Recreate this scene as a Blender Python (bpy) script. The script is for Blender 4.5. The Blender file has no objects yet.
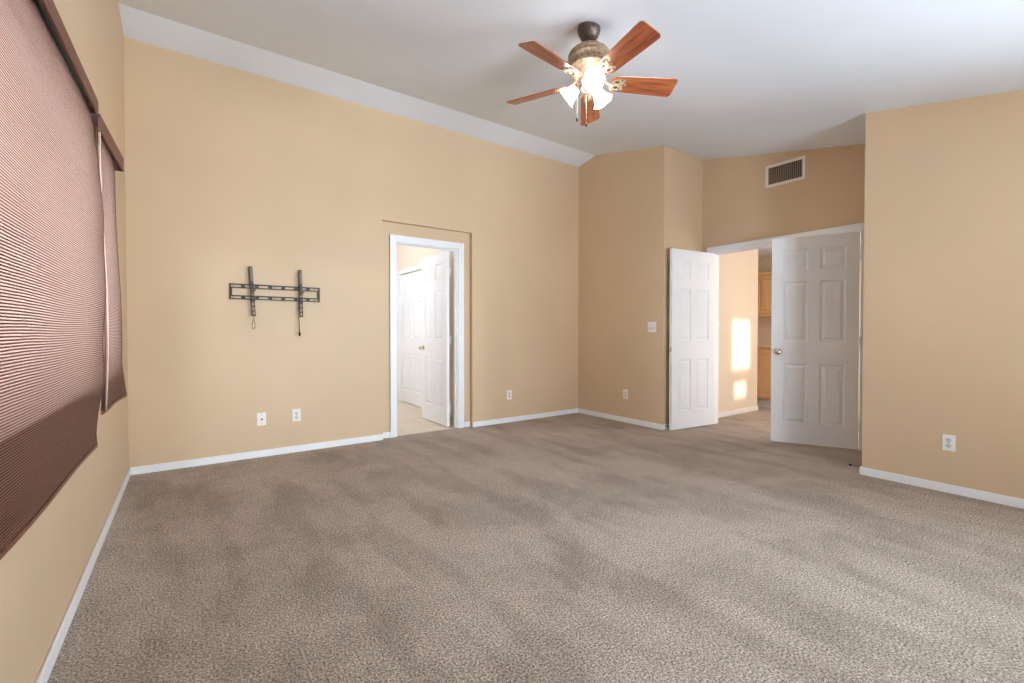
import bpy, math, random
from mathutils import Vector, Matrix
random.seed(7)
sc = bpy.context.scene
COL = sc.collection
PI = math.pi
R = math.radians

# ------------------------------------------------------------------ camera
cam_d = bpy.data.cameras.new('camera')
cam_d.lens = 16.0
cam_d.sensor_width = 36.0
cam_d.sensor_fit = 'HORIZONTAL'
cam_d.shift_y = -3.1 / 1024
cam_d.clip_start = 0.02
cam = bpy.data.objects.new('camera', cam_d)
COL.objects.link(cam)
cam.location = (0, 0, 1.12)
cam.rotation_euler = (R(90 - 0.8), 0, R(-35.4))
sc.camera = cam

# ------------------------------------------------------------------ light
sc.view_settings.view_transform = 'Standard'
sc.view_settings.look = 'None'
sc.view_settings.gamma = 1.0
sc.view_settings.use_curve_mapping = False
sc.view_settings.exposure = 0.4
sc.cycles.max_bounces = 10
sc.cycles.diffuse_bounces = 8
sc.cycles.transparent_max_bounces = 16
sc.cycles.caustics_reflective = False
sc.cycles.caustics_refractive = False
sc.cycles.use_denoising = True

world = bpy.data.worlds.new('sky')
sc.world = world
world.use_nodes = True
bg = world.node_tree.nodes['Background']
bg.inputs['Color'].default_value = (0.84, 0.93, 1.0, 1)
bg.inputs['Strength'].default_value = 8

def area(name, loc, direction, sx, sy, power, color=(1, 1, 1), spread=180):
    l = bpy.data.lights.new(name, 'AREA')
    l.shape = 'RECTANGLE'
    l.size = sx
    l.size_y = sy
    l.energy = power
    l.color = color
    l.spread = R(spread)
    o = bpy.data.objects.new(name, l)
    COL.objects.link(o)
    o.location = loc
    o.rotation_euler = Vector(direction).to_track_quat('-Z', 'Y').to_euler()
    return o

def beam(name, loc, target, power, radius, cone, color):
    # distant spot shining in through one window opening
    l = bpy.data.lights.new(name, 'SPOT')
    l.energy = power
    l.shadow_soft_size = radius
    l.spot_size = R(cone)
    l.spot_blend = 0.1
    l.color = color
    o = bpy.data.objects.new(name, l)
    COL.objects.link(o)
    o.location = loc
    o.rotation_euler = (Vector(target) - Vector(loc)).to_track_quat('-Z', 'Y').to_euler()
    return o
beam('low_sun_hall', (6.2, -6.0, 2.6), (6.18, -0.36, 1.47), 3600, 0.10, 14, (1.0, 0.96, 0.88))
beam('patch_spot_bedroom', (2.0, -9.0, 1.25), (1.74, -2.55, 0.9), 700, 0.13, 20, (0.9, 0.95, 1.0))  # added spot that throws a soft daylight patch on the far wall

# added fill lamps at invented windows (behind the camera, bathroom) and hall daylight
area('fill_rear_right', (4.25, -1.4, 1.5), (-1.0, 1.25, 0.08), 1.5, 0.9, 34, (0.77, 0.885, 1.0), 85)  # added fill for the left wall and floor, no known source
area('fill_rear', (1.5, -2.44, 0.6), (0.2, 1, 0.38), 0.9, 0.9, 38, (0.77, 0.885, 1.0), 85)  # added fill for the ceiling and far wall
area('fill_bathroom', (0.66, 6.3, 1.75), (1, 0, 0), 1.2, 0.9, 9, (1.0, 0.98, 0.95))  # added fill at an invented, unseen bathroom window
area('daylight_hall', (5.9, -0.22, 1.5), (0.05, 1, 0), 1.4, 1.2, 38, (1.0, 0.98, 0.95))

# ------------------------------------------------------------------ materials
MATS = {}
def srgb(r, g, b):
    def f(c):
        c /= 255.0
        return c / 12.92 if c <= 0.04045 else ((c + 0.055) / 1.055) ** 2.4
    return (f(r), f(g), f(b), 1.0)

def base_mat(name, col, rough=0.5, metal=0.0, spec=0.5):
    m = bpy.data.materials.new(name)
    m.use_nodes = True
    nt = m.node_tree
    p = nt.nodes['Principled BSDF']
    p.inputs['Base Color'].default_value = col
    p.inputs['Roughness'].default_value = rough
    p.inputs['Metallic'].default_value = metal
    p.inputs['Specular IOR Level'].default_value = spec
    MATS[name] = m
    return m, nt, p

def noise(nt, scale, detail=3, rough=0.5, vec=None, mapscale=None):
    tc = nt.nodes.new('ShaderNodeTexCoord')
    n = nt.nodes.new('ShaderNodeTexNoise')
    n.inputs['Scale'].default_value = scale
    n.inputs['Detail'].default_value = detail
    n.inputs['Roughness'].default_value = rough
    src = tc.outputs['Object']
    if mapscale:
        mp = nt.nodes.new('ShaderNodeMapping')
        mp.inputs['Scale'].default_value = mapscale
        nt.links.new(src, mp.inputs['Vector'])
        src = mp.outputs['Vector']
    nt.links.new(src, n.inputs['Vector'])
    return n

def ramp(nt, fac, stops):
    r = nt.nodes.new('ShaderNodeValToRGB')
    el = r.color_ramp.elements
    while len(el) < len(stops):
        el.new(0.5)
    for e, (p, c) in zip(el, stops):
        e.position = p
        e.color = c
    nt.links.new(fac, r.inputs['Fac'])
    return r

def bump(nt, p, height, strength, dist):
    b = nt.nodes.new('ShaderNodeBump')
    b.inputs['Strength'].default_value = strength
    b.inputs['Distance'].default_value = dist
    nt.links.new(height, b.inputs['Height'])
    nt.links.new(b.outputs['Normal'], p.inputs['Normal'])

def mul_mix(nt, a, b, fac=1.0, mode='MULTIPLY'):
    m = nt.nodes.new('ShaderNodeMix')
    m.data_type = 'RGBA'
    m.blend_type = mode
    m.inputs['Factor'].default_value = fac
    nt.links.new(a, m.inputs['A'])
    nt.links.new(b, m.inputs['B'])
    return m.outputs['Result']

def paint(name, col, rough=0.6, tex=0.12):
    m, nt, p = base_mat(name, col, rough, spec=0.3)
    n = noise(nt, 1.1, 2)
    c2 = tuple(min(1, c * 1.03) for c in col[:3]) + (1,)
    c1 = tuple(c * 0.97 for c in col[:3]) + (1,)
    r = ramp(nt, n.outputs['Fac'], [(0.35, c1), (0.65, c2)])
    nt.links.new(r.outputs['Color'], p.inputs['Base Color'])
    n2 = noise(nt, 55, 3)
    bump(nt, p, n2.outputs['Fac'], tex, 0.003)
    return m

WALL = paint('tan_wall_paint', srgb(209, 184, 152), 0.5)
WALLB = paint('cream_wall_paint', srgb(236, 222, 204), 0.6)
CEIL = paint('ceiling_paint', srgb(226, 233, 244), 0.8, 0.2)
TRIM = paint('white_trim_paint', srgb(236, 238, 242), 0.35, 0.0)
DOORM = paint('white_door_paint', srgb(232, 234, 238), 0.4, 0.02)

def carpet_mat():
    m, nt, p = base_mat('plush_carpet', srgb(170, 150, 135), 0.95, spec=0.1)
    n1 = noise(nt, 125, 4, 0.75)
    r1 = ramp(nt, n1.outputs['Fac'], [(0.36, srgb(84, 72, 63)), (0.5, srgb(188, 171, 156)), (0.62, srgb(250, 238, 225))])
    n2 = noise(nt, 1.5, 4, 0.62)
    n2.inputs['Distortion'].default_value = 0.6
    r2 = ramp(nt, n2.outputs['Fac'], [(0.38, (0.82, 0.805, 0.79, 1)), (0.57, (1.0, 1.0, 1.0, 1))])
    n3 = noise(nt, 1.0, 3, 0.5, mapscale=(4.6, 1.1, 1))
    r3 = ramp(nt, n3.outputs['Fac'], [(0.40, (0.84, 0.825, 0.81, 1)), (0.52, (1.0, 1.0, 1.0, 1))])
    n4 = noise(nt, 14, 3, 0.6)
    r4 = ramp(nt, n4.outputs['Fac'], [(0.3, (0.88, 0.875, 0.87, 1)), (0.65, (1.0, 1.0, 1.0, 1))])
    a = mul_mix(nt, r1.outputs['Color'], r2.outputs['Color'])
    b = mul_mix(nt, a, r3.outputs['Color'])
    c = mul_mix(nt, b, r4.outputs['Color'])
    nt.links.new(c, p.inputs['Base Color'])
    p.inputs['Sheen Weight'].default_value = 0.15
    bump(nt, p, n1.outputs['Fac'], 0.75, 0.012)
    return m
CARPET = carpet_mat()

def tile_mat():
    m, nt, p = base_mat('beige_floor_tile', srgb(222, 208, 188), 0.4)
    tc = nt.nodes.new('ShaderNodeTexCoord')
    b = nt.nodes.new('ShaderNodeTexBrick')
    b.offset = 0.0
    b.inputs['Scale'].default_value = 1.0
    b.inputs['Brick Width'].default_value = 0.33
    b.inputs['Row Height'].default_value = 0.33
    b.inputs['Mortar Size'].default_value = 0.004
    b.inputs['Color1'].default_value = srgb(224, 211, 192)
    b.inputs['Color2'].default_value = srgb(216, 202, 182)
    b.inputs['Mortar'].default_value = srgb(190, 176, 158)
    nt.links.new(tc.outputs['Object'], b.inputs['Vector'])
    nt.links.new(b.outputs['Color'], p.inputs['Base Color'])
    return m
TILE = tile_mat()

def wood(name, c1, c2, rough=0.4, scale=(30, 2.5, 30), coat=0.0):
    m, nt, p = base_mat(name, c1, rough)
    n = noise(nt, 1.0, 4, 0.6, mapscale=scale)
    n.inputs['Distortion'].default_value = 0.8
    r = ramp(nt, n.outputs['Fac'], [(0.32, c1), (0.68, c2)])
    nt.links.new(r.outputs['Color'], p.inputs['Base Color'])
    p.inputs['Coat Weight'].default_value = coat
    return m
BLADE = wood('fan_blade_wood', srgb(112, 54, 30), srgb(172, 96, 56), 0.35, (3, 34, 34), 0.3)
MAPLE = wood('maple_cabinet_wood', srgb(228, 186, 134), srgb(242, 208, 162), 0.45, (14, 14, 1.6))
DARKWOOD = wood('vanity_wood', srgb(170, 116, 60), srgb(192, 140, 80), 0.5, (14, 14, 2))

BRONZE, _nt, _p = base_mat('weathered_bronze', srgb(140, 112, 84), 0.5, 0.25)
_n = noise(_nt, 60, 3)
_r = ramp(_nt, _n.outputs['Fac'], [(0.35, srgb(146, 124, 102)), (0.65, srgb(188, 164, 138))])
_nt.links.new(_r.outputs['Color'], _p.inputs['Base Color'])
DBRONZE, _nt, _p = base_mat('dark_bronze', srgb(84, 70, 62), 0.45, 0.5)
_n = noise(_nt, 90, 3)
_r = ramp(_nt, _n.outputs['Fac'], [(0.35, srgb(66, 54, 48)), (0.65, srgb(112, 94, 82))])
_nt.links.new(_r.outputs['Color'], _p.inputs['Base Color'])
NICKEL, _, _ = base_mat('satin_nickel', srgb(190, 178, 158), 0.28, 1.0)
BLACKM, _nt, _p = base_mat('black_steel', srgb(52, 50, 44), 0.5, 0.2)
_n = noise(_nt, 40, 2)
_r = ramp(_nt, _n.outputs['Fac'], [(0.3, srgb(36, 34, 28)), (0.7, srgb(58, 55, 46))])
_nt.links.new(_r.outputs['Color'], _p.inputs['Base Color'])
GREYM, _, _ = base_mat('grey_steel', srgb(100, 96, 86), 0.45, 0.3)
PLASTIC, _, _ = base_mat('white_plastic', srgb(236, 234, 230), 0.35)
GREYPL, _, _ = base_mat('grey_plastic_insert', srgb(208, 210, 214), 0.4)
DARK, _, _ = base_mat('dark_slot', srgb(52, 46, 42), 0.7)
DUCT, _, _ = base_mat('dark_duct_metal', srgb(60, 50, 44), 0.8)
LOUVER, _, _ = base_mat('grille_louver_paint', srgb(168, 150, 136), 0.5)
RUBBER, _, _ = base_mat('black_rubber', srgb(40, 38, 38), 0.7)
COUNTER, _, _ = base_mat('cream_countertop', srgb(226, 206, 172), 0.35)
CHAIN, _, _ = base_mat('pull_chain_metal', srgb(216, 206, 190), 0.35, 0.6)

m = bpy.data.materials.new('lit_frosted_glass')
m.use_nodes = True
p = m.node_tree.nodes['Principled BSDF']
p.inputs['Base Color'].default_value = (1, 0.97, 0.93, 1)
p.inputs['Emission Color'].default_value = (1.0, 0.94, 0.86, 1)
p.inputs['Emission Strength'].default_value = 11
SHADE = m

m = bpy.data.materials.new('window_glass')
m.use_nodes = True
nt = m.node_tree
nt.nodes.remove(nt.nodes['Principled BSDF'])
tr = nt.nodes.new('ShaderNodeBsdfTransparent')
tr.inputs['Color'].default_value = (0.95, 0.97, 0.97, 1)
gl = nt.nodes.new('ShaderNodeBsdfGlossy')
gl.inputs['Roughness'].default_value = 0.02
mx = nt.nodes.new('ShaderNodeMixShader')
mx.inputs[0].default_value = 0.06
nt.links.new(tr.outputs[0], mx.inputs[1])
nt.links.new(gl.outputs[0], mx.inputs[2])
nt.links.new(mx.outputs[0], nt.nodes['Material Output'].inputs['Surface'])
GLASS = m

def reed_mat():
    m = bpy.data.materials.new('woven_reed')
    m.use_nodes = True
    nt = m.node_tree
    p = nt.nodes['Principled BSDF']
    n = noise(nt, 1.0, 3, 0.6, mapscale=(60, 14, 150))
    r = ramp(nt, n.outputs['Fac'], [(0.3, srgb(100, 54, 36)), (0.55, srgb(136, 80, 56)), (0.75, srgb(166, 110, 84))])
    nt.links.new(r.outputs['Color'], p.inputs['Base Color'])
    p.inputs['Roughness'].default_value = 0.38
    t = nt.nodes.new('ShaderNodeBsdfTranslucent')
    t.inputs['Color'].default_value = srgb(238, 216, 208)
    mx = nt.nodes.new('ShaderNodeMixShader')
    mx.inputs[0].default_value = 0.54
    nt.links.new(p.outputs[0], mx.inputs[1])
    nt.links.new(t.outputs[0], mx.inputs[2])
    nt.links.new(mx.outputs[0], nt.nodes['Material Output'].inputs['Surface'])
    return m
REED = reed_mat()
VALM = wood('valance_reed', srgb(88, 46, 36), srgb(126, 76, 60), 0.5, (80, 6, 160))
LIT_EDGE, _, _ = base_mat('painted_lit_edge', srgb(214, 184, 170), 0.5)  # pale colour painted in for the sunlit edge of the blind
THREAD, _, _ = base_mat('brown_thread', srgb(104, 64, 52), 0.8)
GAP_SHADE = wood('gap_shade_reed', srgb(60, 32, 24), srgb(96, 56, 44), 0.5, (80, 8, 160))  # dark colour stands in for shade in the gaps between reeds

# ------------------------------------------------------------------ mesh helpers
class MB:
    def __init__(s):
        s.v = []
        s.f = []
    def add(s, vs, fs):
        o = len(s.v)
        s.v += [tuple(x) for x in vs]
        s.f += [tuple(i + o for i in f) for f in fs]
        return s
    def hexa(s, v8):
        return s.add(v8, [(0, 3, 2, 1), (4, 5, 6, 7), (0, 1, 5, 4), (1, 2, 6, 5), (2, 3, 7, 6), (3, 0, 4, 7)])
    def box(s, x0, y0, z0, x1, y1, z1):
        return s.hexa([(x0, y0, z0), (x1, y0, z0), (x1, y1, z0), (x0, y1, z0),
                       (x0, y0, z1), (x1, y0, z1), (x1, y1, z1), (x0, y1, z1)])
    def lathe(s, prof, n=32, M=None, sweep=2 * PI, cap=True):
        M = M or Matrix.Identity(4)
        vs = []
        for r, z in prof:
            for k in range(n):
                a = sweep * k / n
                vs.append(M @ Vector((r * math.cos(a), r * math.sin(a), z)))
        fs = []
        for i in range(len(prof) - 1):
            for k in range(n):
                k2 = (k + 1) % n
                fs.append((i * n + k, i * n + k2, (i + 1) * n + k2, (i + 1) * n + k))
        if cap:
            fs.append(tuple(reversed(range(n))))
            fs.append(tuple((len(prof) - 1) * n + k for k in range(n)))
        return s.add(vs, fs)
    def tube(s, pts, r, n=8):
        pts = [Vector(p) for p in pts]
        vs = []
        up = Vector((0, 0, 1))
        for i, p in enumerate(pts):
            d = (pts[min(i + 1, len(pts) - 1)] - pts[max(i - 1, 0)]).normalized()
            a = d.cross(up)
            if a.length < 1e-3:
                a = d.cross(Vector((1, 0, 0)))
            a.normalize()
            b = d.cross(a)
            rr = r[i] if isinstance(r, (list, tuple)) else r
            for k in range(n):
                t = 2 * PI * k / n
                vs.append(p + (a * math.cos(t) + b * math.sin(t)) * rr)
        fs = []
        for i in range(len(pts) - 1):
            for k in range(n):
                k2 = (k + 1) % n
                fs.append((i * n + k, i * n + k2, (i + 1) * n + k2, (i + 1) * n + k))
        fs.append(tuple(reversed(range(n))))
        fs.append(tuple((len(pts) - 1) * n + k for k in range(n)))
        return s.add(vs, fs)
    def xf(s, M):
        s.v = [tuple(M @ Vector(v)) for v in s.v]
        return s
    def build(s, name, mat, parent=None, smooth=False, bevel=0.0, seg=2):
        me = bpy.data.meshes.new(name)
        me.from_pydata(s.v, [], s.f)
        me.materials.append(mat)
        me.update()
        o = bpy.data.objects.new(name, me)
        COL.objects.link(o)
        if parent is not None:
            o.parent = parent
        import bmesh
        bm = bmesh.new()
        bm.from_mesh(me)
        bmesh.ops.recalc_face_normals(bm, faces=bm.faces)
        bm.to_mesh(me)
        bm.free()
        if smooth:
            for pl in me.polygons:
                pl.use_smooth = True
            me.set_sharp_from_angle(angle=R(38))
        if bevel > 0:
            b = o.modifiers.new('bevel', 'BEVEL')
            b.width = bevel
            b.segments = seg
            b.limit_method = 'ANGLE'
        return o

def struct(o):
    o['kind'] = 'structure'
    return o

def empty(name, loc=(0, 0, 0), rz=0.0):
    o = bpy.data.objects.new(name, None)
    o.empty_display_size = 0.1
    COL.objects.link(o)
    o.location = loc
    o.rotation_euler = (0, 0, rz)
    return o

def tag(o, label, cat, group=None):
    o['label'] = label
    o['category'] = cat
    if group:
        o['group'] = group
    return o

def copy_tree(o, parent=None):
    c = o.copy()
    COL.objects.link(c)
    c.parent = parent
    for ch in list(o.children):
        copy_tree(ch, c)
    return c

# ------------------------------------------------------------------ setting
XL, YT, XB, YC, XD, XF, YF = -0.389, 4.62, 4.413, 3.229, 5.17, 4.307, 1.312
YR = -2.5
RIDGE = 4.29
def ceil_z(y):
    if y > RIDGE:
        return 3.459 - 0.18 * (y - RIDGE)
    return max(3.235 + 0.213 * (y - 3.24), 2.44)
Y44 = 3.24 + (2.44 - 3.235) / 0.213
TOP = 0.04   # the walls run this far up into the ceiling slab

def wall_along_y(mb, x0, x1, y0, y1, holes=(), zt=None, z0=0.0):
    """wall between x0 and x1 running y0..y1; holes are (ya, yb, za, zb)"""
    br = sorted(set([y0, y1] + [v for h in holes for v in h[:2]] + [v for v in (Y44, RIDGE) if y0 < v < y1]))
    for a, b in zip(br[:-1], br[1:]):
        ta, tb = (zt, zt) if zt else (ceil_z(a) + TOP, ceil_z(b) + TOP)
        hs = sorted([h for h in holes if h[0] <= a + 1e-6 and h[1] >= b - 1e-6], key=lambda h: h[2])
        z = z0
        for h in hs:
            if h[2] > z + 1e-6:
                mb.box(x0, a, z, x1, b, h[2])
            z = h[3]
        mb.hexa([(x0, a, z), (x1, a, z), (x1, b, z), (x0, b, z),
                 (x0, a, ta), (x1, a, ta), (x1, b, tb), (x0, b, tb)])
    return mb

def wall_along_x(mb, y0, y1, x0, x1, zt, holes=(), z0=0.0):
    br = sorted(set([x0, x1] + [v for h in holes for v in h[:2]]))
    for a, b in zip(br[:-1], br[1:]):
        hs = sorted([h for h in holes if h[0] <= a + 1e-6 and h[1] >= b - 1e-6], key=lambda h: h[2])
        z = z0
        for h in hs:
            if h[2] > z + 1e-6:
                mb.box(a, y0, z, b, y1, h[2])
            z = h[3]
        mb.box(a, y0, z, b, y1, zt)
    return mb

# floors
struct(MB().box(XL - 0.15, YR - 0.15, -0.08, 8.0, 4.70, 0.0).build('floor', CARPET))
struct(MB().box(0.45, 4.70, -0.08, 3.4, 10.5, -0.002).build('floor_bathroom', TILE))

# ceiling of the bedroom: flat rear strip, long slope up to the ridge, short slope down to the far wall
mb = MB()
for a, b in ((YR - 0.15, Y44), (Y44, RIDGE), (RIDGE, YT + 0.15)):
    za, zb = ceil_z(a), ceil_z(b)
    mb.hexa([(XL - 0.15, a, za), (XD + 0.12, a, za), (XD + 0.12, b, zb), (XL - 0.15, b, zb),
             (XL - 0.15, a, za + 0.12), (XD + 0.12, a, za + 0.12), (XD + 0.12, b, zb + 0.12), (XL - 0.15, b, zb + 0.12)])
struct(mb.build('ceiling', CEIL))
struct(MB().box(XD + 0.12, -0.45, 2.30, 8.0, 4.9, 2.42).build('ceiling_hall', CEIL))
struct(MB().box(0.45, YT + 0.15, 2.70, 3.4, 10.5, 2.8).build('ceiling_bathroom', CEIL))

# left wall with the two covered windows 
WIN = [(0.55, 2.52, 0.93, 2.0), (2.66, 3.2, 0.93, 2.0)]
struct(wall_along_y(MB(), XL - 0.15, XL, YR - 0.15, YT + 0.15, WIN).build('wall_left', WALL))
# far wall with the shallow recess around the bathroom doorway
DX0, DX1, DH = 1.803, 2.560, 2.086        # doorway opening
RX0, RX1, RH, RD = 1.637, 2.712, 2.280, 0.06
mb = wall_along_x(MB(), YT, YT + RD, XL, XB + 0.1, ceil_z(YT) + TOP, [(RX0, RX1, -0.001, RH)])
wall_along_x(mb, YT + RD, YT + 0.17, XL, XB + 0.1, ceil_z(YT + 0.1) + TOP, [(DX0, DX1, -0.001, DH)])
struct(mb.build('wall_far', WALL))
# closet bump on the right of the far wall
struct(wall_along_y(MB(), XB, XB + 0.12, YC, YT + 0.05).build('wall_closet_side', WALL))
struct(wall_along_x(MB(), YC, YC + 0.12, XB + 0.12, XD, ceil_z(YC) + TOP).build('wall_closet_front', WALL))
# wall with the double doorway
OY0, OY1, OH = 1.588, 3.088, 2.078
struct(wall_along_y(MB(), XD, XD + 0.12, YF - 0.12, YC + 0.12, [(OY0, OY1, -0.001, OH)]).build('wall_double_door', WALL))
# right wall, nearer
struct(wall_along_y(MB(), XF, XF + 0.12, YR - 0.15, YF, [(-2.3, -0.5, 0.2, 2.0)]).build('wall_right', WALL))
struct(wall_along_x(MB(), YF - 0.12, YF, XF + 0.12, XD, ceil_z(YF - 0.12) + TOP).build('wall_right_return', WALL))
RW = (1.05, 2.43, 0.06, 1.5)  # unseen rear window, opening shaped for the light it lets in
struct(wall_along_x(MB(), YR - 0.15, YR, XL, XF, 2.48, [RW]).build('wall_rear', WALL))

# bathroom walls
CX = 2.78
struct(wall_along_y(MB(), CX, CX + 0.12, YT + 0.17, 10.4, [(6.12, 7.05, -0.001, 2.04)], zt=2.74).build('wall_bathroom_right', WALLB))
struct(MB().box(CX + 0.13, 6.0, 0, CX + 0.17, 7.15, 2.3).build('wall_linen_closet', WALLB))
struct(wall_along_y(MB(), 0.5, 0.62, YT + 0.17, 10.4, [(5.7, 6.9, 1.3, 2.2)], zt=2.74).build('wall_bathroom_left', WALLB))
struct(wall_along_x(MB(), 10.28, 10.4, 0.5, CX + 0.1, 2.74).build('wall_bathroom_far', WALLB))

# hall walls
HY = 3.27
struct(wall_along_x(MB(), HY, HY + 0.12, XD + 0.12, 6.632, 2.34).build('wall_hall_near', WALLB))
struct(wall_along_y(MB(), 7.38, 7.5, -0.4, 4.9, zt=2.34).build('wall_hall_right', WALLB))
struct(wall_along_y(MB(), 6.512, 6.632, HY + 0.12, 4.75, zt=2.34).build('wall_hall_inner', WALLB))
struct(wall_along_x(MB(), 4.75, 4.87, 6.5, 7.5, 2.34).build('wall_hall_far', WALLB))
mb = MB()
wx0, wx1, vx0, vx1 = 6.05, 6.33, 6.09, 6.27
mb.box(XD + 0.12, -0.42, 0, wx0, -0.30, 2.34).box(wx1, -0.42, 0, 7.5, -0.30, 2.34)
mb.box(wx0, -0.42, 0, wx1, -0.30, 1.14).box(wx0, -0.42, 1.80, wx1, -0.30, 2.34).box(wx0, -0.42, 1.29, wx1, -0.30, 1.38)
mb.box(wx0, -0.42, 1.14, vx0, -0.30, 1.29).box(vx1, -0.42, 1.14, wx1, -0.30, 1.29)
struct(mb.build('wall_hall_rear', WALLB))
struct(wall_along_y(MB(), XD, XD + 0.12, -0.42, YF - 0.12, zt=2.34).build('wall_hall_left', WALLB))

# windows: frame with a middle rail and glass
def window_y(name, x, y0, y1, z0, z1, parts=2):
    f = MB()
    t = 0.045
    f.box(x - 0.05, y0, z0, x, y0 + t, z1).box(x - 0.05, y1 - t, z0, x, y1, z1)
    f.box(x - 0.05, y0 + t, z0, x, y1 - t, z0 + t).box(x - 0.05, y0 + t, z1 - t, x, y1 - t, z1)
    for k in range(1, parts):
        yy = y0 + (y1 - y0) * k / parts
        f.box(x - 0.045, yy - 0.02, z0 + t, x - 0.005, yy + 0.02, z1 - t)
    o = struct(f.build(name, TRIM))
    MB().box(x - 0.028, y0 + t - 0.003, z0 + t - 0.003, x - 0.022, y1 - t + 0.003, z1 - t + 0.003).build('window_pane', GLASS, o)
    return o
window_y('window_1', XL - 0.08, *WIN[0], parts=1)
window_y('window_2', XL - 0.08, *WIN[1], parts=1)
f = MB()
a, b, c, d = RW
f.box(a - 0.05, YR - 0.10, c - 0.05, a, YR - 0.06, d + 0.05).box(b, YR - 0.10, c - 0.05, b + 0.05, YR - 0.06, d + 0.05)
f.box(a, YR - 0.10, c - 0.05, b, YR - 0.06, c).box(a, YR - 0.10, d, b, YR - 0.06, d + 0.05)
o = struct(f.build('unseen_window_rear', TRIM))
MB().box(a, YR - 0.082, c, b, YR - 0.078, d).build('window_pane', GLASS, o)
window_y('added_window_right', XF + 0.11, -2.3, -0.5, 0.2, 2.0)  # unseen window added to admit fill light from the right

# baseboards
BH, BT = 0.062, 0.013
def board(name, x0, y0, x1, y1):
    return struct(MB().box(x0, y0, 0.0, x1, y1, BH).build(name, TRIM, bevel=0.005))
board('baseboard_left', XL, YR, XL + BT, YT)
board('baseboard_far', XL + BT, YT - BT, RX0, YT)
board('baseboard_far_recess_left', RX0 + 0.001, YT + RD - BT, DX0 - 0.066, YT + RD)
board('baseboard_far_recess_right', DX1 + 0.074, YT + RD - BT, RX1 - 0.001, YT + RD)
board('baseboard_far_right', RX1, YT - BT, XB, YT)
board('baseboard_closet_side', XB - BT, YC, XB, YT - BT)
board('baseboard_closet_front', XB - BT, YC - BT, XD, YC)
board('baseboard_right', XF - BT, YR, XF, YF + BT)
board('baseboard_right_return', XF, YF, XD, YF + BT)
board('baseboard_hall_near', XD + 0.12, HY - BT, 6.632 + BT, HY)
board('baseboard_hall_right', 7.38 - BT, -0.3, 7.38, 4.75)
board('baseboard_bathroom_right', CX - BT, YT + 0.17, CX, 6.05)

# casings and jambs
def casing_bar(mb, ax, pos, out, u0, u1, z0, z1, side):
    """moulded bar: two stepped layers, on a wall face at pos looking towards out (+1/-1); side: 'L','R','T' where the thin outer lip sits"""
    w = 0.3
    for (f0, f1, t) in ((0.0, 1.0, 0.012), (0.0, 0.55, 0.019)):
        a0, a1, b0, b1 = u0, u1, z0, z1
        if side == 'L': a1 = u0 + (u1 - u0) * f1
        if side == 'R': a0 = u1 - (u1 - u0) * f1
        if side == 'T': b0 = z1 - (z1 - z0) * f1
        q0, q1 = sorted((pos, pos + out * t))
        if ax == 'x':
            mb.box(a0, q0, b0, a1, q1, b1)
        else:
            mb.box(q0, a0, b0, q1, a1, b1)

CW = 0.066
mb = MB()
yy = YT + RD
casing_bar(mb, 'x', yy, -1, DX0 - CW, DX0, 0, DH + CW, 'L')
casing_bar(mb, 'x', yy, -1, DX1, DX1 + CW, 0, DH + CW, 'R')
casing_bar(mb, 'x', yy, -1, DX0, DX1, DH, DH + CW, 'T')
mb.box(DX0 - 0.001, yy, 0, DX0 + 0.012, YT + 0.17, DH)
mb.box(DX1 - 0.012, yy, 0, DX1 + 0.001, YT + 0.17, DH)
mb.box(DX0, yy, DH - 0.012, DX1, YT + 0.17, DH + 0.001)
mb.box(DX0 + 0.012, yy + 0.04, 0, DX0 + 0.022, yy + 0.062, DH - 0.012)
mb.box(DX1 - 0.022, yy + 0.04, 0, DX1 - 0.012, yy + 0.062, DH - 0.012)
mb.box(DX0 + 0.012, yy + 0.04, DH - 0.022, DX1 - 0.012, yy + 0.062, DH - 0.012)
struct(mb.build('trim_1', TRIM, bevel=0.0015, seg=1))
mb = MB()
casing_bar(mb, 'y', XD, -1, OY0 - CW, OY0, 0, OH + CW, 'L')
casing_bar(mb, 'y', XD, -1, OY1, OY1 + CW, 0, OH + CW, 'R')
casing_bar(mb, 'y', XD, -1, OY0, OY1, OH, OH + CW, 'T')
mb.box(XD, OY0 - 0.001, 0, XD + 0.12, OY0 + 0.012, OH)
mb.box(XD, OY1 - 0.012, 0, XD + 0.12, OY1 + 0.001, OH)
mb.box(XD, OY0, OH - 0.012, XD + 0.12, OY1, OH + 0.001)
mb.box(XD + 0.045, OY0 + 0.012, OH - 0.024, XD + 0.07, OY1 - 0.012, OH - 0.012)
struct(mb.build('trim_2', TRIM, bevel=0.0015, seg=1))
mb = MB()
casing_bar(mb, 'y', CX, -1, 6.12 - CW, 6.12, 0, 2.04 + CW, 'L')
casing_bar(mb, 'y', CX, -1, 7.05, 7.05 + CW, 0, 2.04 + CW, 'R')
casing_bar(mb, 'y', CX, -1, 6.12, 7.05, 2.04, 2.04 + CW, 'T')
mb.box(CX, 7.038, 0, CX + 0.12, 7.051, 2.04).box(CX, 6.119, 0, CX + 0.12, 6.132, 2.04)
struct(mb.build('trim_3', TRIM, bevel=0.0015, seg=1))

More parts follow.
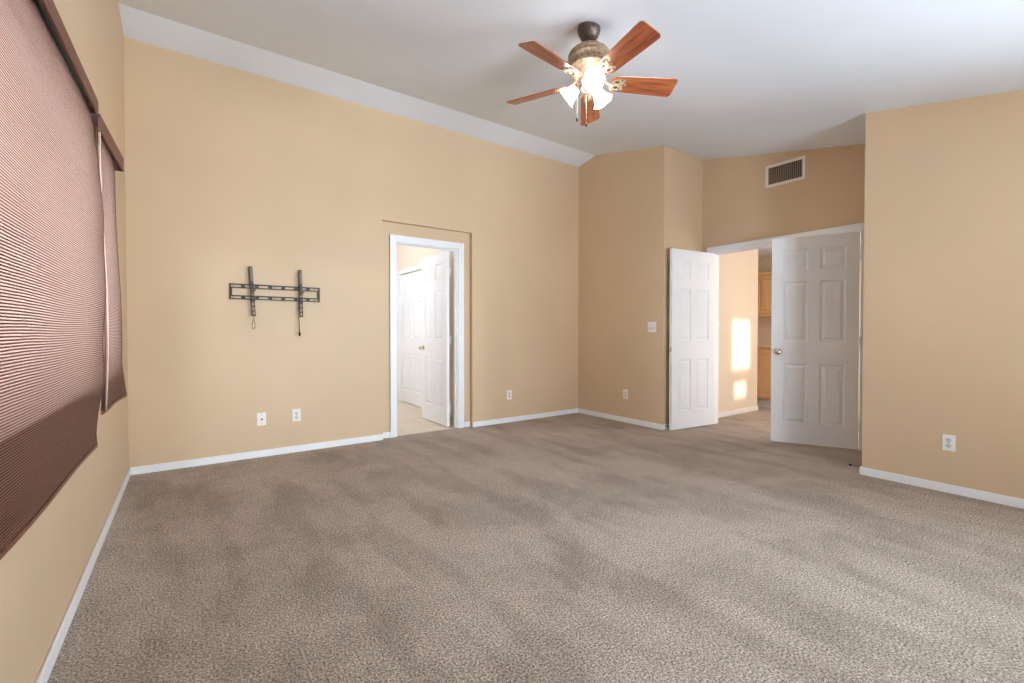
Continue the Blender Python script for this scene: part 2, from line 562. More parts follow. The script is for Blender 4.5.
# six-panel door leaf; hinge edge at x = 0, leaf towards +x
def door_leaf(name, W, H, loc, ang, knob=True, knob_z=0.91, hinges=False, hinge_side=1, faces=(-1, 1)):
    T = 0.035
    st = 0.105 if W < 0.85 else 0.11
    mu = 0.10
    pw = (W - 2 * st - mu) / 2
    xs = [0, st, st + pw, st + pw + mu, W - st, W]
    k = H / 2.04
    zs = [0, 0.20 * k, 0.79 * k, 1.01 * k, 1.60 * k, 1.715 * k, 1.915 * k, H]
    mb = MB()
    for sgn in (-1, 1):
        def P(x, z, d):
            return (x, sgn * (T / 2 - d), z)
        for i in range(5):
            for j in range(7):
                x0, x1, z0, z1 = xs[i], xs[i + 1], zs[j], zs[j + 1]
                if i in (1, 3) and j in (1, 3, 5):
                    rings = [(0, 0), (0.003, 0.009), (0.012, 0.012), (0.018, 0.012), (0.040, 0.003), (0.044, 0.002)]
                    vs = []
                    for ins, dp in rings:
                        vs += [P(x0 + ins, z0 + ins, dp), P(x1 - ins, z0 + ins, dp), P(x1 - ins, z1 - ins, dp), P(x0 + ins, z1 - ins, dp)]
                    fs = []
                    for r in range(len(rings) - 1):
                        for c in range(4):
                            c2 = (c + 1) % 4
                            fs.append((r * 4 + c, r * 4 + c2, r * 4 + 4 + c2, r * 4 + 4 + c))
                    e = (len(rings) - 1) * 4
                    fs.append((e, e + 1, e + 2, e + 3))
                    mb.add(vs, fs)
                else:
                    mb.add([P(x0, z0, 0), P(x1, z0, 0), P(x1, z1, 0), P(x0, z1, 0)], [(0, 1, 2, 3)])
    h = T / 2
    mb.add([(0, -h, 0), (0, h, 0), (0, h, H), (0, -h, H)], [(0, 1, 2, 3)])
    mb.add([(W, -h, 0), (W, h, 0), (W, h, H), (W, -h, H)], [(0, 1, 2, 3)])
    mb.add([(0, -h, 0), (W, -h, 0), (W, h, 0), (0, h, 0)], [(0, 1, 2, 3)])
    mb.add([(0, -h, H), (W, -h, H), (W, h, H), (0, h, H)], [(0, 1, 2, 3)])
    import bmesh
    o = mb.build(name, DOORM)
    bm = bmesh.new()
    bm.from_mesh(o.data)
    bmesh.ops.remove_doubles(bm, verts=bm.verts, dist=1e-5)
    bmesh.ops.recalc_face_normals(bm, faces=bm.faces)
    bm.to_mesh(o.data)
    bm.free()
    struct(o)
    o.location = loc
    o.rotation_euler = (0, 0, ang)
    if knob:
        kb = MB()
        for sgn in faces:
            M = Matrix.Translation((W - 0.06, sgn * h, knob_z)) @ Matrix.Rotation(-sgn * PI / 2, 4, 'X')
            kb.lathe([(0.0305, -0.001), (0.0305, 0.003), (0.026, 0.008), (0.012, 0.010), (0.010, 0.022), (0.017, 0.028),
                      (0.0255, 0.036), (0.0275, 0.046), (0.024, 0.055), (0.013, 0.060), (0.002, 0.061)], 24, M)
        kb.build('door_knob', NICKEL, o, smooth=True)
        MB().box(W - 0.001, -0.012, knob_z - 0.028, W + 0.0015, 0.012, knob_z + 0.028).build('latch_plate', NICKEL, o)
    if hinges:
        for z in (0.22, 1.02, 1.82):
            hb = MB()
            hb.lathe([(0.006, z - 0.045), (0.006, z + 0.045)], 10, Matrix.Translation((-0.006, hinge_side * (h + 0.003), 0)))
            hb.box(-0.003, hinge_side * h - 0.0305 * (hinge_side > 0), z - 0.045, -0.0005, hinge_side * h + 0.0305 * (hinge_side < 0), z + 0.045)
            if name == 'door_1':
                hb.box(-0.04, hinge_side * h - 0.001, z - 0.045, 0.0, hinge_side * h + 0.0015, z + 0.045)
            hb.build('hinge', TRIM, o)
    return o

# bathroom door, open 90 degrees into the bathroom; hinge on the right jamb
door_leaf('door_1', 0.71, 2.062, (2.487, 4.80, 0.008), R(90), hinges=True, hinge_side=-1)
# left leaf of the double door, swung back against the closet wall
door_leaf('door_2', 0.725, 2.048, (XD - 0.024, OY1 - 0.022, 0.012), R(174.0), hinges=True, hinge_side=-1, faces=(-1,))
# right leaf, half closed
door_leaf('door_3', 0.715, 2.048, (XD - 0.02, OY0 + 0.016, 0.012), R(116.0), hinges=True, hinge_side=1)
# linen closet door, closed
door_leaf('door_4', 0.90, 2.02, (CX + 0.025, 7.036, 0.008), R(-90), knob=False)

# ------------------------------------------------------------------ ceiling fan
FX, FY = 1.998, 2.004
FZC = ceil_z(FY)
fan = tag(empty('ceiling_fan', (FX, FY, FZC)), 'five-blade ceiling fan with wood blades, bronze motor and three lit glass shades', 'ceiling fan')
def fz(z):           # world height -> local
    return z - FZC
c = MB().lathe([(0.064, 0.012), (0.068, -0.010), (0.069, -0.024), (0.065, -0.040), (0.061, -0.043), (0.055, -0.060), (0.045, -0.076), (0.040, -0.078),
                (0.028, -0.088), (0.016, -0.092), (0.0, -0.092)], 40)
c.build('canopy', DBRONZE, fan, smooth=True)
MB().lathe([(0.0125, -0.085), (0.0125, fz(2.862))], 20).build('downrod', DBRONZE, fan, smooth=True)
prof = [(0.0, fz(2.872)), (0.020, fz(2.872)), (0.026, fz(2.862)), (0.032, fz(2.856)), (0.062, fz(2.850)), (0.088, fz(2.838)), (0.108, fz(2.822)), (0.114, fz(2.818)), (0.116, fz(2.812)),
        (0.123, fz(2.804)), (0.126, fz(2.796)), (0.120, fz(2.791)), (0.123, fz(2.786)), (0.127, fz(2.778)), (0.127, fz(2.772)), (0.116, fz(2.766)), (0.108, fz(2.762)), (0.106, fz(2.742)),
        (0.112, fz(2.737)), (0.122, fz(2.730)), (0.126, fz(2.722)), (0.126, fz(2.714)), (0.118, fz(2.708)), (0.104, fz(2.694)), (0.090, fz(2.682)), (0.084, fz(2.670)), (0.074, fz(2.660)), (0.06, fz(2.654)), (0.0, fz(2.654))]
mh = MB().lathe(list(reversed(prof)), 48)
mh.build('motor_housing', BRONZE, fan, smooth=True)
rb = MB()            # fluted band round the motor
for k in range(40):
    a = 2 * PI * k / 40
    M = Matrix.Rotation(a, 4, 'Z') @ Matrix.Translation((0.108, 0, fz(2.752)))
    rb.add([M @ Vector(v) for v in ((-0.004, -0.005, -0.010), (0.003, 0, -0.010), (-0.004, 0.005, -0.010), (-0.004, -0.005, 0.010), (0.003, 0, 0.010), (-0.004, 0.005, 0.010))],
           [(0, 1, 4, 3), (1, 2, 5, 4), (0, 2, 1), (3, 4, 5), (2, 0, 3, 5)])
rb.build('decorative_band', BRONZE, fan)

BZ = 2.642
def blade_outline():
    pts = []
    r0, r1 = 0.135, 0.548
    w0, w1 = 0.056, 0.070
    pts += [(r0, -w0 * 0.55), (r0 + 0.012, -w0 * 0.85), (r0 + 0.03, -w0)]
    pts += [(r1 - 0.06, -w1)]
    for k in range(7):
        a = -PI / 2 + k * (PI / 2) / 6
        pts.append((r1 - 0.033 + 0.022 * math.cos(a) + 0.01, -w1 + 0.025 + 0.025 * math.sin(a)))
    for k in range(7):
        a = k * (PI / 2) / 6
        pts.append((r1 - 0.033 + 0.022 * math.cos(a) + 0.01, w1 - 0.025 + 0.025 * math.sin(a)))
    pts += [(r1 - 0.06, w1), (r0 + 0.03, w0), (r0 + 0.012, w0 * 0.85), (r0, w0 * 0.55)]
    return pts
def extrude(mb, pts, z0, z1, M):
    n = len(pts)
    vs = [M @ Vector((x, y, z0)) for x, y in pts] + [M @ Vector((x, y, z1)) for x, y in pts]
    fs = [tuple(reversed(range(n))), tuple(range(n, 2 * n))]
    for i in range(n):
        j = (i + 1) % n
        fs.append((i, j, j + n, i + n))
    mb.add(vs, fs)
PITCH = R(-18)
TILT = Matrix.Rotation(PITCH, 4, 'X')
bo = blade_outline()
blade_me = MB()
extrude(blade_me, bo, -0.003, 0.003, TILT)
iron = MB()
# arm from the hub, then an open scroll plate under the blade
iron.tube([(0.070, 0, 0.036), (0.10, 0, 0.014), (0.125, 0, -0.004), (0.15, 0, -0.009)], [0.010, 0.009, 0.008, 0.009], 10)
plate = [(0.140, -0.014), (0.155, -0.030), (0.175, -0.040), (0.205, -0.043), (0.222, -0.034), (0.216, -0.022), (0.206, -0.014), (0.222, -0.008),
         (0.236, 0.0), (0.222, 0.008), (0.206, 0.014), (0.216, 0.022), (0.222, 0.034), (0.205, 0.043), (0.175, 0.040), (0.155, 0.030), (0.140, 0.014)]
extrude(iron, plate, -0.0085, -0.0035, TILT)
scr_list, scr_me = [], []
for (sx, sy) in ((0.200, -0.033), (0.200, 0.033), (0.216, 0.0)):
    scr_list.append((sx, sy))
    screws = MB().lathe([(0.0, -0.0115), (0.005, -0.0105), (0.0065, -0.0085), (0.0065, -0.006)], 10, TILT @ Matrix.Translation((sx, sy, 0)))
    scr_me.append(screws)
slots = MB()
for sy in (-0.019, 0.019):
    slots.lathe([(0.0, -0.0092), (0.009, -0.0090), (0.009, -0.0080)], 12, TILT @ Matrix.Translation((0.172, sy, 0)) @ Matrix.Scale(1.7, 4, (1, 0, 0)))
proto = None
for k, ang in enumerate((44, 116, 188, 260, 332)):
    if proto is None:
        b = blade_me.build('blade', BLADE, fan, bevel=0.0012, seg=1)
        i_ = iron.build('blade_iron', BRONZE, b, smooth=True)
        for sm_ in scr_me:
            sm_.build('screw', DBRONZE, b, smooth=True)
        t_ = slots.build('cutout', DARK, b, smooth=True)
        proto = b
    else:
        b = copy_tree(proto, fan)
    b.location = (0, 0, fz(BZ))
    b.rotation_euler = (0, 0, R(ang))

lk = MB().lathe(list(reversed([(0.0, fz(2.662)), (0.045, fz(2.660)), (0.055, fz(2.650)), (0.050, fz(2.638)), (0.040, fz(2.628)), (0.046, fz(2.618)), (0.048, fz(2.602)), (0.040, fz(2.588)),
                                (0.022, fz(2.578)), (0.010, fz(2.567)), (0.0, fz(2.563))])), 32)
lk_o = lk.build('light_kit', BRONZE, fan, smooth=True)
for ang in (-124, 8, 120):
    arm = MB()
    ca, sa = math.cos(R(ang)), math.sin(R(ang))
    def LP(r, z):
        return (r * ca, r * sa, fz(z))
    arm.tube([LP(0.035, 2.622), LP(0.055, 2.628), LP(0.070, 2.624), LP(0.078, 2.616)], 0.007, 10)
    arm.build('light_arm', BRONZE, lk_o, smooth=True)
    # bell shade: axis outward and down
    ax = Vector((ca * math.sin(R(56)), sa * math.sin(R(56)), -math.cos(R(56))))
    q = ax.to_track_quat('Z', 'Y').to_matrix().to_4x4()
    M = Matrix.Translation(LP(0.066, 2.626)) @ q
    cup = MB().lathe([(0.010, -0.004), (0.022, 0.0), (0.024, 0.012), (0.022, 0.018)], 24, M)
    cup.build('socket_cup', BRONZE, lk_o, smooth=True)
    n = 40
    prof = [(0.022, 0.012), (0.028, 0.020), (0.034, 0.034), (0.039, 0.052), (0.045, 0.070), (0.053, 0.086), (0.063, 0.098)]
    vs, fs = [], []
    for side in (0, 1):
        for r, z in (prof if side == 0 else reversed(prof)):
            for kk in range(n):
                a = 2 * PI * kk / n
                rr = r - side * 0.002
                fl = 1 + (0.05 * math.sin(6 * a)) * max(0, (z - 0.06) / 0.038)
                vs.append(M @ Vector((rr * fl * math.cos(a), rr * fl * math.sin(a), z)))
    rows = len(prof) * 2
    for i in range(rows - 1):
        for kk in range(n):
            k2 = (kk + 1) % n
            fs.append((i * n + kk, i * n + k2, (i + 1) * n + k2, (i + 1) * n + kk))
    sh = MB().add(vs, fs).build('lamp_shade', SHADE, fan, smooth=True)
    bl = MB().lathe([(0.001, 0.02), (0.012, 0.022), (0.016, 0.038), (0.025, 0.058), (0.026, 0.068), (0.018, 0.080), (0.001, 0.084)], 20, M)
    bl.build('bulb', SHADE, sh, smooth=True)
# two pull chains with dark fobs
for (dx, dy, ztop, zend) in ((-0.058, 0.041, 2.63, 2.425), (-0.013, 0.009, 2.59, 2.393)):
    ch = MB().tube([(dx, dy, fz(ztop)), (dx, dy, fz(zend))], 0.0008, 6)
    z = ztop
    while z > zend:
        ch.lathe([(0.0005, -0.0016), (0.0016, 0.0), (0.0005, 0.0016)], 6, Matrix.Translation((dx, dy, fz(z))))
        z -= 0.006
    co = ch.build('pull_chain', CHAIN, fan)
    MB().lathe([(0.001, fz(zend) - 0.024), (0.0065, fz(zend) - 0.020), (0.0075, fz(zend) - 0.010), (0.004, fz(zend)), (0.001, fz(zend) + 0.002)], 12,
               Matrix.Translation((dx, dy, 0))).build('fob', DBRONZE, co, smooth=True)

# ------------------------------------------------------------------ television wall bracket
tvx = 0.288
tv = tag(empty('television_wall_bracket', (tvx, YT, 1.394)), 'black slotted steel television wall bracket on the tan wall', 'wall bracket')
W = 0.736
rails = MB()
def rail(z0, z1):
    y1, y0 = -0.0, -0.016
    yb = -0.013
    n = 7
    pitch = W / n
    sl = 0.075
    zc0, zc1 = z0 + 0.010, z1 - 0.010
    rails.box(0, yb, z0, W, yb + 0.003, zc0).box(0, yb, zc1, W, yb + 0.003, z1)
    x = 0.0
    for k in range(n):
        a = pitch * k + (pitch - sl) / 2
        rails.box(x, yb, zc0, a, yb + 0.003, zc1)
        x = a + sl
    rails.box(x, yb, zc0, W, yb + 0.003, zc1)
    rails.box(0, -0.026, z1 - 0.003, W, yb, z1).box(0, -0.026, z0, W, yb, z0 + 0.003)
rail(0.108, 0.146)
rail(0.010, 0.046)
rails.box(0.0, -0.013, 0.046, 0.022, -0.010, 0.108).box(W - 0.022, -0.013, 0.046, W, -0.010, 0.108)
for x in (0.03, 0.35, 0.69):
    for z in (0.127, 0.028):
        rails.box(x - 0.004, -0.010, z - 0.004, x + 0.004, 0.0, z + 0.004)
rails.build('wall_plate', BLACKM, tv)
def arm_mesh():
    a = MB()
    t = 0.0025
    for (z0, z1) in ((-0.135, 0.300),):
        a.box(-0.012, -0.050, z0, -0.012 + t, -0.016, z1)
        a.box(0.012 - t, -0.050, z0, 0.012, -0.016, z1)
        a.box(-0.012, -0.053, z0 + 0.20, 0.012, -0.050, z1)
        for k in range(5):
            zz = z0 + k * 0.04
            a.box(-0.012, -0.053, zz, 0.012, -0.050, zz + 0.010)
    a.box(-0.017, -0.034, 0.128, 0.017, -0.0265, 0.152)
    a.box(-0.017, -0.034, 0.000, 0.017, -0.0265, 0.016)
    a.box(-0.006, -0.05, 0.085, 0.024, -0.03, 0.10)
    return a
for i, (x, tilt) in enumerate(((0.176, 3.2), (0.566, 1.0))):
    a = arm_mesh()
    a.xf(Matrix.Rotation(R(-tilt), 4, 'Y'))
    o = a.build('mounting_arm', BLACKM if i else BLACKM, tv)
    o.location = (x, 0, 0)
    hk = MB().box(-0.010, -0.0565, 0.17, 0.010, -0.0535, 0.292).xf(Matrix.Rotation(R(-tilt), 4, 'Y')).build('cover_strip', GREYM, o)
# release cords: a loop on the left, a straight cord with a toggle on the right
loop = [(0.184, -0.04, -0.12), (0.182, -0.04, -0.165)]
for k in range(13):
    a = PI / 2 - 2 * PI * k / 12
    loop.append((0.180 + 0.014 * math.cos(a) * (1.0 if math.sin(a) < 0.4 else 0.6), -0.04, -0.207 + 0.042 * math.sin(a)))
MB().tube(loop, 0.0022, 8).build('release_cord', BLACKM, tv, smooth=True)
MB().tube([(0.552, -0.04, 0.0), (0.545, -0.042, -0.06), (0.546, -0.04, -0.16), (0.552, -0.04, -0.28)], 0.004, 8).build('release_cord', BLACKM, tv, smooth=True)
MB().lathe([(0.002, -0.312), (0.007, -0.309), (0.009, -0.297), (0.008, -0.284), (0.003, -0.270)], 12, Matrix.Translation((0.553, -0.04, 0))).build('cord_toggle', RUBBER, tv, smooth=True)

# ------------------------------------------------------------------ wall plates
def rot_for(face):
    return {'-y': 0.0, '-x': -PI / 2}[face]
def outlet(name, loc, face, label, cat, kind='duplex', w=0.072, h=0.116, group=None):
    e = tag(empty(name, loc, rot_for(face)), label, cat, group)
    MB().box(-w / 2, -0.006, -h / 2, w / 2, 0.0, h / 2).build('cover_plate', PLASTIC, e, bevel=0.003)
    if kind == 'duplex':
        for s in (-1, 1):
            r = MB().lathe([(0.0165, 0), (0.0165, 0.0025), (0.0155, 0.003)], 24, Matrix.Translation((0, -0.0055, s * 0.0195)) @ Matrix.Rotation(PI / 2, 4, 'X')).build('receptacle', GREYPL, e, smooth=True)
            sl = MB()
            sl.box(-0.0075, -0.0093, s * 0.0195 - 0.001, -0.0050, -0.0083, s * 0.0195 + 0.0085)
            sl.box(0.0045, -0.0093, s * 0.0195 + 0.0, 0.0070, -0.0083, s * 0.0195 + 0.0075)
            sl.lathe([(0.003, 0), (0.003, 0.001)], 10, Matrix.Translation((0, -0.0083, s * 0.0195 - 0.008)) @ Matrix.Rotation(PI / 2, 4, 'X'))
            sl.build('slots', DARK, r)
        MB().lathe([(0.003, 0), (0.003, 0.0015)], 10, Matrix.Translation((0, -0.0055, 0)) @ Matrix.Rotation(PI / 2, 4, 'X')).build('screw', GREYM, e)
    elif kind == 'coax':
        MB().lathe([(0.0085, 0), (0.0085, 0.003), (0.005, 0.004), (0.005, 0.011), (0.002, 0.011)], 16, Matrix.Translation((0.002, -0.0055, -0.002)) @ Matrix.Rotation(PI / 2, 4, 'X')).build('coax_socket', GREYM, e, smooth=True)
        for z in (-0.042, 0.042):
            MB().lathe([(0.003, 0), (0.003, 0.0015)], 10, Matrix.Translation((0, -0.0055, z)) @ Matrix.Rotation(PI / 2, 4, 'X')).build('screw', GREYM, e)
    elif kind == 'switch':
        n = max(1, round(w / 0.06))
        for k in range(n):
            x = (k - (n - 1) / 2) * 0.046
            MB().box(x - 0.0165, -0.0085, -0.033, x + 0.0165, -0.0055, 0.033).build('rocker', GREYPL, e, bevel=0.001, seg=1)
            MB().box(x - 0.014, -0.011, -0.002, x + 0.014, -0.0084, 0.030).build('rocker_lever', PLASTIC, e, bevel=0.001, seg=1)
    return e
outlet('cable_outlet', (0.527, YT, 0.340), '-y', 'white cable outlet plate, leftmost under the television bracket', 'wall outlet', 'coax')
outlet('power_outlet', (0.815, YT, 0.345), '-y', 'white power outlet under the right end of the television bracket', 'wall outlet')
outlet('power_outlet', (3.240, YT, 0.340), '-y', 'small white power outlet right of the bathroom doorway', 'wall outlet')
outlet('power_outlet', (XB, 3.775, 0.350), '-x', 'white power outlet below the light switch on the closet wall', 'wall outlet')
outlet('power_outlet', (XF, 0.812, 0.350), '-x', 'white power outlet on the nearest right-hand wall', 'wall outlet', w=0.069, h=0.111)
outlet('light_switch', (XB, 3.385, 1.178), '-x', 'double white light switch beside the open double doors', 'light switch', 'switch', w=0.116, h=0.116)
outlet('light_switch', (5.62, HY, 1.18), '-y', 'single white light switch on the sunlit hall wall', 'light switch', 'switch', w=0.05, h=0.1)

# ------------------------------------------------------------------ air return grille
gw, gh = 0.396, 0.240
v = tag(empty('air_vent', (XD, 2.276, 2.812), -PI / 2), 'white rectangular air vent grille high on the wall above the double doors', 'air vent')
f = MB()
fr = 0.030
f.box(-gw / 2, -0.008, -gh / 2, -gw / 2 + fr, 0, gh / 2).box(gw / 2 - fr, -0.008, -gh / 2, gw / 2, 0, gh / 2)
f.box(-gw / 2 + fr, -0.008, -gh / 2, gw / 2 - fr, 0, -gh / 2 + fr).box(-gw / 2 + fr, -0.008, gh / 2 - fr, gw / 2 - fr, 0, gh / 2)
f.build('frame', PLASTIC, v, bevel=0.002)
MB().box(-gw / 2 + fr, -0.0012, -gh / 2 + fr, gw / 2 - fr, -0.0004, gh / 2 - fr).build('duct_opening', DUCT, v)
f = MB()
n = 18
for k in range(n):
    x = -gw / 2 + fr + (gw - 2 * fr) * (k + 0.5) / n
    f.box(x - 0.0022, -0.007, -gh / 2 + fr, x + 0.0022, -0.005, gh / 2 - fr)
f.build('vertical_louvers', LOUVER, v)
f = MB()
n = 10
for k in range(n):
    z = -gh / 2 + fr + (gh - 2 * fr) * (k + 0.5) / n
    f.box(-gw / 2 + fr, -0.0045, z - 0.0016, gw / 2 - fr, -0.003, z + 0.0016)
f.build('horizontal_louvers', LOUVER, v)

# ------------------------------------------------------------------ door stops
def door_stop(loc, ang, label):
    e = tag(empty('door_stop', loc, ang), label, 'door stop')
    M = Matrix.Rotation(-PI / 2, 4, 'X')
    MB().lathe([(0.012, 0), (0.012, 0.004), (0.006, 0.008)], 16, M).build('base', GREYM, e, smooth=True)
    pts = []
    for k in range(90):
        a = k * PI / 5
        pts.append((0.0042 * math.cos(a), 0.006 + 0.060 * k / 89, 0.0042 * math.sin(a)))
    MB().tube(pts, 0.0014, 5).build('spring', GREYM, e, smooth=True)
    MB().lathe([(0.006, 0.064), (0.0078, 0.067), (0.0078, 0.078), (0.004, 0.082)], 12, M).build('rubber_tip', RUBBER, e, smooth=True)
    return e
door_stop((XF + 0.028, YF + BT, 0.052), 0.0, 'small dark spring door stop on the baseboard end by the right door leaf')
door_stop((XB + 0.028, YC - BT, 0.045), PI, 'small dark spring door stop under the left door leaf')

# ------------------------------------------------------------------ woven blinds on the left wall
def interp(tab, t):
    if t <= tab[0][0]: return tab[0][1]
    for (a, va), (b, vb) in zip(tab[:-1], tab[1:]):
        if t <= b:
            s = (t - a) / (b - a)
            s = s * s * (3 - 2 * s)
            return va + (vb - va) * s
    return tab[-1][1]

def woven_blind(label, y0, y1, ztop, zbot, xfun, yend, vx0, vx1, vz0, vz1, vh, vy0, vy1, near_lit_edge=False, fold=0.3):
    e = tag(empty('woven_blind', (XL, (y0 + y1) / 2, zbot)), label, 'window blind', 'woven reed blinds on the left wall')
    inv = Matrix.Translation((-XL, -(y0 + y1) / 2, -zbot))
    pitch = 0.0072
    n = int((ztop - zbot(0.5) if callable(zbot) else ztop - zbot) / pitch)
    NS = 28
    def weave(phase, hw, th, xo):
        mb = MB()
        for i in range(n):
            z = ztop - (i + phase) * pitch
            jit = rnd[i]
            ring = []
            for k in range(NS + 1):
                s = k / NS
                y = y0 + (yend(z) - y0) * s
                x = xfun(y, z) + xo
                zz = z + 0.0012 * math.sin(y * 9 + i * 0.05) + jit * math.sin(y * 23 + i)
                ring.append([(x + th, y, zz - hw * 0.5), (x + th, y, zz + hw * 0.5), (x, y, zz + hw), (x - th, y, zz + hw * 0.5), (x - th, y, zz - hw * 0.5), (x, y, zz - hw)])
            vs = [p for r in ring for p in r]
            fs = []
            for k in range(NS):
                for c in range(6):
                    c2 = (c + 1) % 6
                    fs.append((k * 6 + c, k * 6 + c2, k * 6 + 6 + c2, k * 6 + 6 + c))
            fs.append((0, 1, 2, 3, 4, 5))
            fs.append(tuple(NS * 6 + c for c in (5, 4, 3, 2, 1, 0)))
            mb.add(vs, fs)
        return mb.xf(inv)
    rnd = [random.uniform(-0.0006, 0.0006) for i in range(n)]
    weave(0.5, 0.0023, 0.0008, 0.0).build('woven_reeds', REED, e, smooth=True)
    weave(0.0, 0.0020, 0.0009, 0.0002).build('gap_shade_reeds', GAP_SHADE, e, smooth=True)
    zb = ztop - n * pitch
    # warp threads
    tb = MB()
    y = y0 + 0.01
    while y < y1 - 0.004:
        s = (y - y0) / (y1 - y0)
        pts = []
        for k in range(26):
            z = ztop - (ztop - zb) * k / 25
            yy = y0 + (yend(z) - y0) * s
            pts.append((xfun(yy, z) - 0.0012, yy, z))
        # flat ribbon with thickness
        tb.tube(pts, 0.0005, 4)
        y += 0.027
    tb.xf(inv)
    tb.build('warp_threads', THREAD, e)
    # edge strips and bottom fold
    hem = MB()
    for k in range(NS):
        a, b = y0 + (yend(zb) - y0) * k / NS, y0 + (yend(zb) - y0) * (k + 1) / NS
        xa, xb = xfun(a, zb), xfun(b, zb)
        hem.hexa([(xa - 0.006, a, zb - 0.012), (xa + 0.004, a, zb - 0.012), (xb + 0.004, b, zb - 0.012), (xb - 0.006, b, zb - 0.012),
                  (xa - 0.006, a, zb + 0.002), (xa + 0.004, a, zb + 0.002), (xb + 0.004, b, zb + 0.002), (xb - 0.006, b, zb + 0.002)])
    hem.xf(inv)
    hem.build('bottom_rail', VALM, e)
    # binding tape along the far border; near strip paints a sunlit edge
    for (side, yoff) in ((0, 0.0), (1, 0.0)):
        if side == 0 and not near_lit_edge:
            continue
        eb = MB()
        for k in range(30):
            z_a, z_b = ztop - (ztop - zb) * k / 30, ztop - (ztop - zb) * (k + 1) / 30
            q = []
            for z in (z_a, z_b):
                y = y0 if side == 0 else yend(z)
                w = 0.022 if side == 0 else 0.006
                ya, yb = (y - 0.002, y + w) if side == 0 else (y - w, y + 0.002)
                xa, xb = xfun(ya, z), xfun(yb, z)
                lift = 0.012 if side == 0 else 0.0
                q.append([(xa + 0.0015 + lift, ya, z), (xb + 0.0015, yb, z), (xb + 0.003, yb, z), (xa + 0.003 + lift, ya, z)])
            eb.hexa(q[1] + q[0])
        eb.xf(inv)
        eb.build('edge_strip', LIT_EDGE if side == 0 else VALM, e)
    # the folded second layer behind the lowest part
    bk = MB()
    zz0, zz1 = zb - 0.004, zb + fold
    for j in range(8):
        za, zb_ = zz0 + (zz1 - zz0) * j / 8, zz0 + (zz1 - zz0) * (j + 1) / 8
        for k in range(NS):
            def pt(s, z, off):
                yy = y0 + 0.004 + (yend(z) - y0 - 0.010) * s
                return (xfun(yy, z) - 0.004 - off, yy, z)
            a, b = k / NS, (k + 1) / NS
            bk.hexa([pt(a, za, 0.002), pt(a, za, 0), pt(b, za, 0), pt(b, za, 0.002), pt(a, zb_, 0.002), pt(a, zb_, 0), pt(b, zb_, 0), pt(b, zb_, 0.002)])
    bk.xf(inv)
    bk.build('back_fold', VALM, e)
    # valance: a board with a returned end
    vb = MB()
    t = 0.008
    vb.hexa([(vx0 - t, vy0, vz0 - vh), (vx0, vy0, vz0 - vh), (vx1, vy1, vz1 - vh), (vx1 - t, vy1, vz1 - vh),
             (vx0 - t, vy0, vz0), (vx0, vy0, vz0), (vx1, vy1, vz1), (vx1 - t, vy1, vz1)])
    vb.box(XL, vy1 - t, vz1 - vh, vx1 - t, vy1, vz1)
    vb.xf(inv)
    vb.build('valance', VALM, e, bevel=0.002)
    hr = MB().box(XL + 0.001, y0, ztop - 0.03, XL + 0.03, y1 - 0.01, ztop + 0.02)
    hr.hexa([(XL, vy0, vz0 - 0.014), (vx0 - t * 0.5, vy0, vz0 - 0.014), (vx1 - t * 0.5, vy1 - t, vz1 - 0.014), (XL, vy1 - t, vz1 - 0.014),
             (XL, vy0, vz0 - 0.004), (vx0 - t * 0.5, vy0, vz0 - 0.004), (vx1 - t * 0.5, vy1 - t, vz1 - 0.004), (XL, vy1 - t, vz1 - 0.004)])
    hr.xf(inv)
    hr.build('shaded_head_rail', DARK, e)  # dark colour puts in the shade of the gap behind the valance
    return e, inv

tabx = [(0.60, -0.314), (0.70, -0.317), (0.77, -0.312), (0.99, -0.297), (1.42, -0.292), (1.83, -0.303), (1.95, -0.318), (2.04, -0.330), (2.1, -0.340)]
def x_near(y, z):
    base = interp(tabx, z)
    return base - 0.022 * (2.57 - y) + 0.006 * math.sin(y * 4.2 + z * 2.0) * min(1, (2.05 - z) * 1.5) + 0.003 * math.sin(z * 17 + y * 2)
woven_blind('large brown woven reed blind covering the nearest window', 0.35, 2.57, 2.045, 0.642, x_near,
            lambda z: 2.57 + 0.004 * math.sin(z * 15), -0.344, -0.300, 2.087, 2.088, 0.060, 0.35, 2.572, fold=0.245)
def x_far(y, z):
    edge = max(0, (0.95 - z)) * 0.10 * max(0, (y - 2.9) / 0.35)
    return -0.308 + 0.008 * math.sin((z - 0.7) * 4.2) + 0.004 * math.sin(y * 11 + z * 3) + edge
woven_blind('narrow brown woven reed blind hanging nearest the far corner', 2.625, 3.25, 2.0, 0.775, x_far,
            lambda z: 3.235 + max(0, 0.95 - z) * 0.25, -0.300, -0.280, 2.052, 2.066, 0.075, 2.61, 3.255, near_lit_edge=True, fold=0.125)

# ------------------------------------------------------------------ cabinets in the hall
def cab_door(parent, y0, y1, z0, z1, x, name='door'):
    f = MB()
    s = 0.055
    f.box(x - 0.02, y0, z0, x, y0 + s, z1).box(x - 0.02, y1 - s, z0, x, y1, z1)
    f.box(x - 0.02, y0 + s, z0, x, y1 - s, z0 + s).box(x - 0.02, y0 + s, z1 - s, x, y1 - s, z1)
    f.box(x - 0.010, y0 + s, z0 + s, x, y1 - s, z1 - s)
    a = 0.03
    f.hexa([(x - 0.010, y0 + s, z0 + s), (x - 0.010, y1 - s, z0 + s), (x - 0.010, y1 - s, z1 - s), (x - 0.010, y0 + s, z1 - s),
            (x - 0.017, y0 + s + a, z0 + s + a), (x - 0.017, y1 - s - a, z0 + s + a), (x - 0.017, y1 - s - a, z1 - s - a), (x - 0.017, y0 + s + a, z1 - s - a)])
    return f.build(name, MAPLE, parent, bevel=0.0015, seg=1)
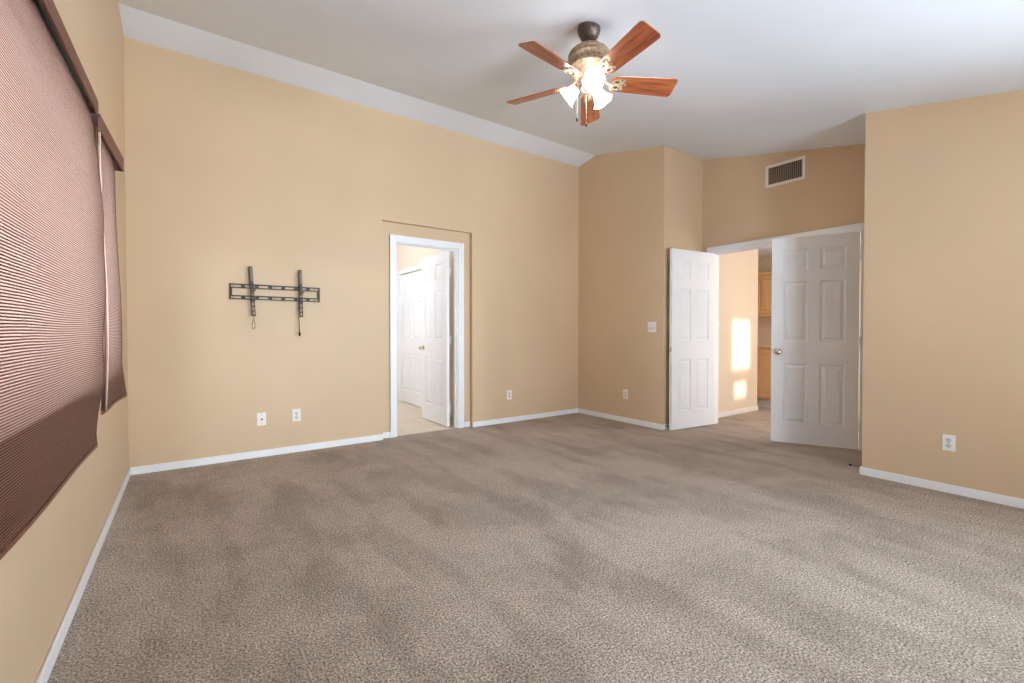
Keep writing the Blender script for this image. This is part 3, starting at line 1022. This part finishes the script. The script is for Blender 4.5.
def cabinet(name, x0, y0, y1, z0, z1, ndoors, label, toe=0.0, crown=False):
    e = tag(empty(name, ((x0 + 7.38) / 2, (y0 + y1) / 2, z0 if not toe else 0)), label, 'cabinet')
    b = MB().box(x0, y0, z0, 7.366, y1, z1)
    if crown:
        b.box(x0 - 0.03, y0 - 0.0, z1 - 0.05, x0, y1, z1).box(x0 - 0.02, y0, z0, x0, y1, z0 + 0.03)
    inv = Matrix.Translation(-e.location)
    b.xf(inv)
    b.build('body', MAPLE, e, bevel=0.002, seg=1)
    w = (y1 - y0) / ndoors
    for k in range(ndoors):
        d = cab_door(e, y0 + w * k + 0.012, y0 + w * (k + 1) - 0.012, z0 + (0.04 if crown else 0.02), z1 - (0.06 if crown else 0.03), x0)
        d.location = -e.location
        MB().lathe([(0.006, 0), (0.006, 0.012), (0.014, 0.018), (0.012, 0.026), (0.002, 0.028)], 14,
                   Matrix.Translation((x0 - 0.019, y0 + w * k + 0.035, z1 - 0.16 if toe else z0 + 0.12)) @ Matrix.Rotation(-PI / 2, 4, 'Y')).build('knob', DBRONZE, d, smooth=True)
    if toe:
        MB().box(x0 + 0.06, y0, 0.0, 7.366, y1, toe).xf(inv).build('toe_kick', TRIM, e)
    return e
cabinet('upper_cabinet', 7.06, 2.45, 4.05, 1.355, 2.02, 3, 'light maple upper cabinet hanging on the hall wall', crown=True)
cabinet('base_cabinet', 6.93, 2.45, 4.05, 0.13, 0.885, 3, 'light maple base cabinet standing on the hall floor', toe=0.13)
ct = MB().box(6.90, 2.43, 0.886, 7.366, 4.07, 0.922).build('countertop', COUNTER, bevel=0.004)
tag(ct, 'cream countertop on the maple base cabinet in the hall', 'countertop')

# ------------------------------------------------------------------ vanity deep in the bathroom
e = tag(empty('bathroom_vanity', (2.45, 9.9, 0)), 'orange-brown wooden vanity at the far end of the bathroom', 'vanity')
MB().box(-0.7, -0.2, 0.22, 0.3, 0.36, 1.02).build('body', DARKWOOD, e)
MB().box(-0.7, -0.16, 0.0, 0.3, 0.36, 0.22).build('toe_kick', DARK, e)
MB().box(-0.72, -0.23, 1.021, 0.32, 0.37, 1.06).build('vanity_top', COUNTER, e)
for k in range(2):
    d = MB().box(-0.67 + 0.48 * k, -0.215, 0.26, -0.22 + 0.48 * k, -0.2, 0.98)
    d.box(-0.61 + 0.48 * k, -0.222, 0.32, -0.28 + 0.48 * k, -0.215, 0.92)
    d.build('door', DARKWOOD, e)
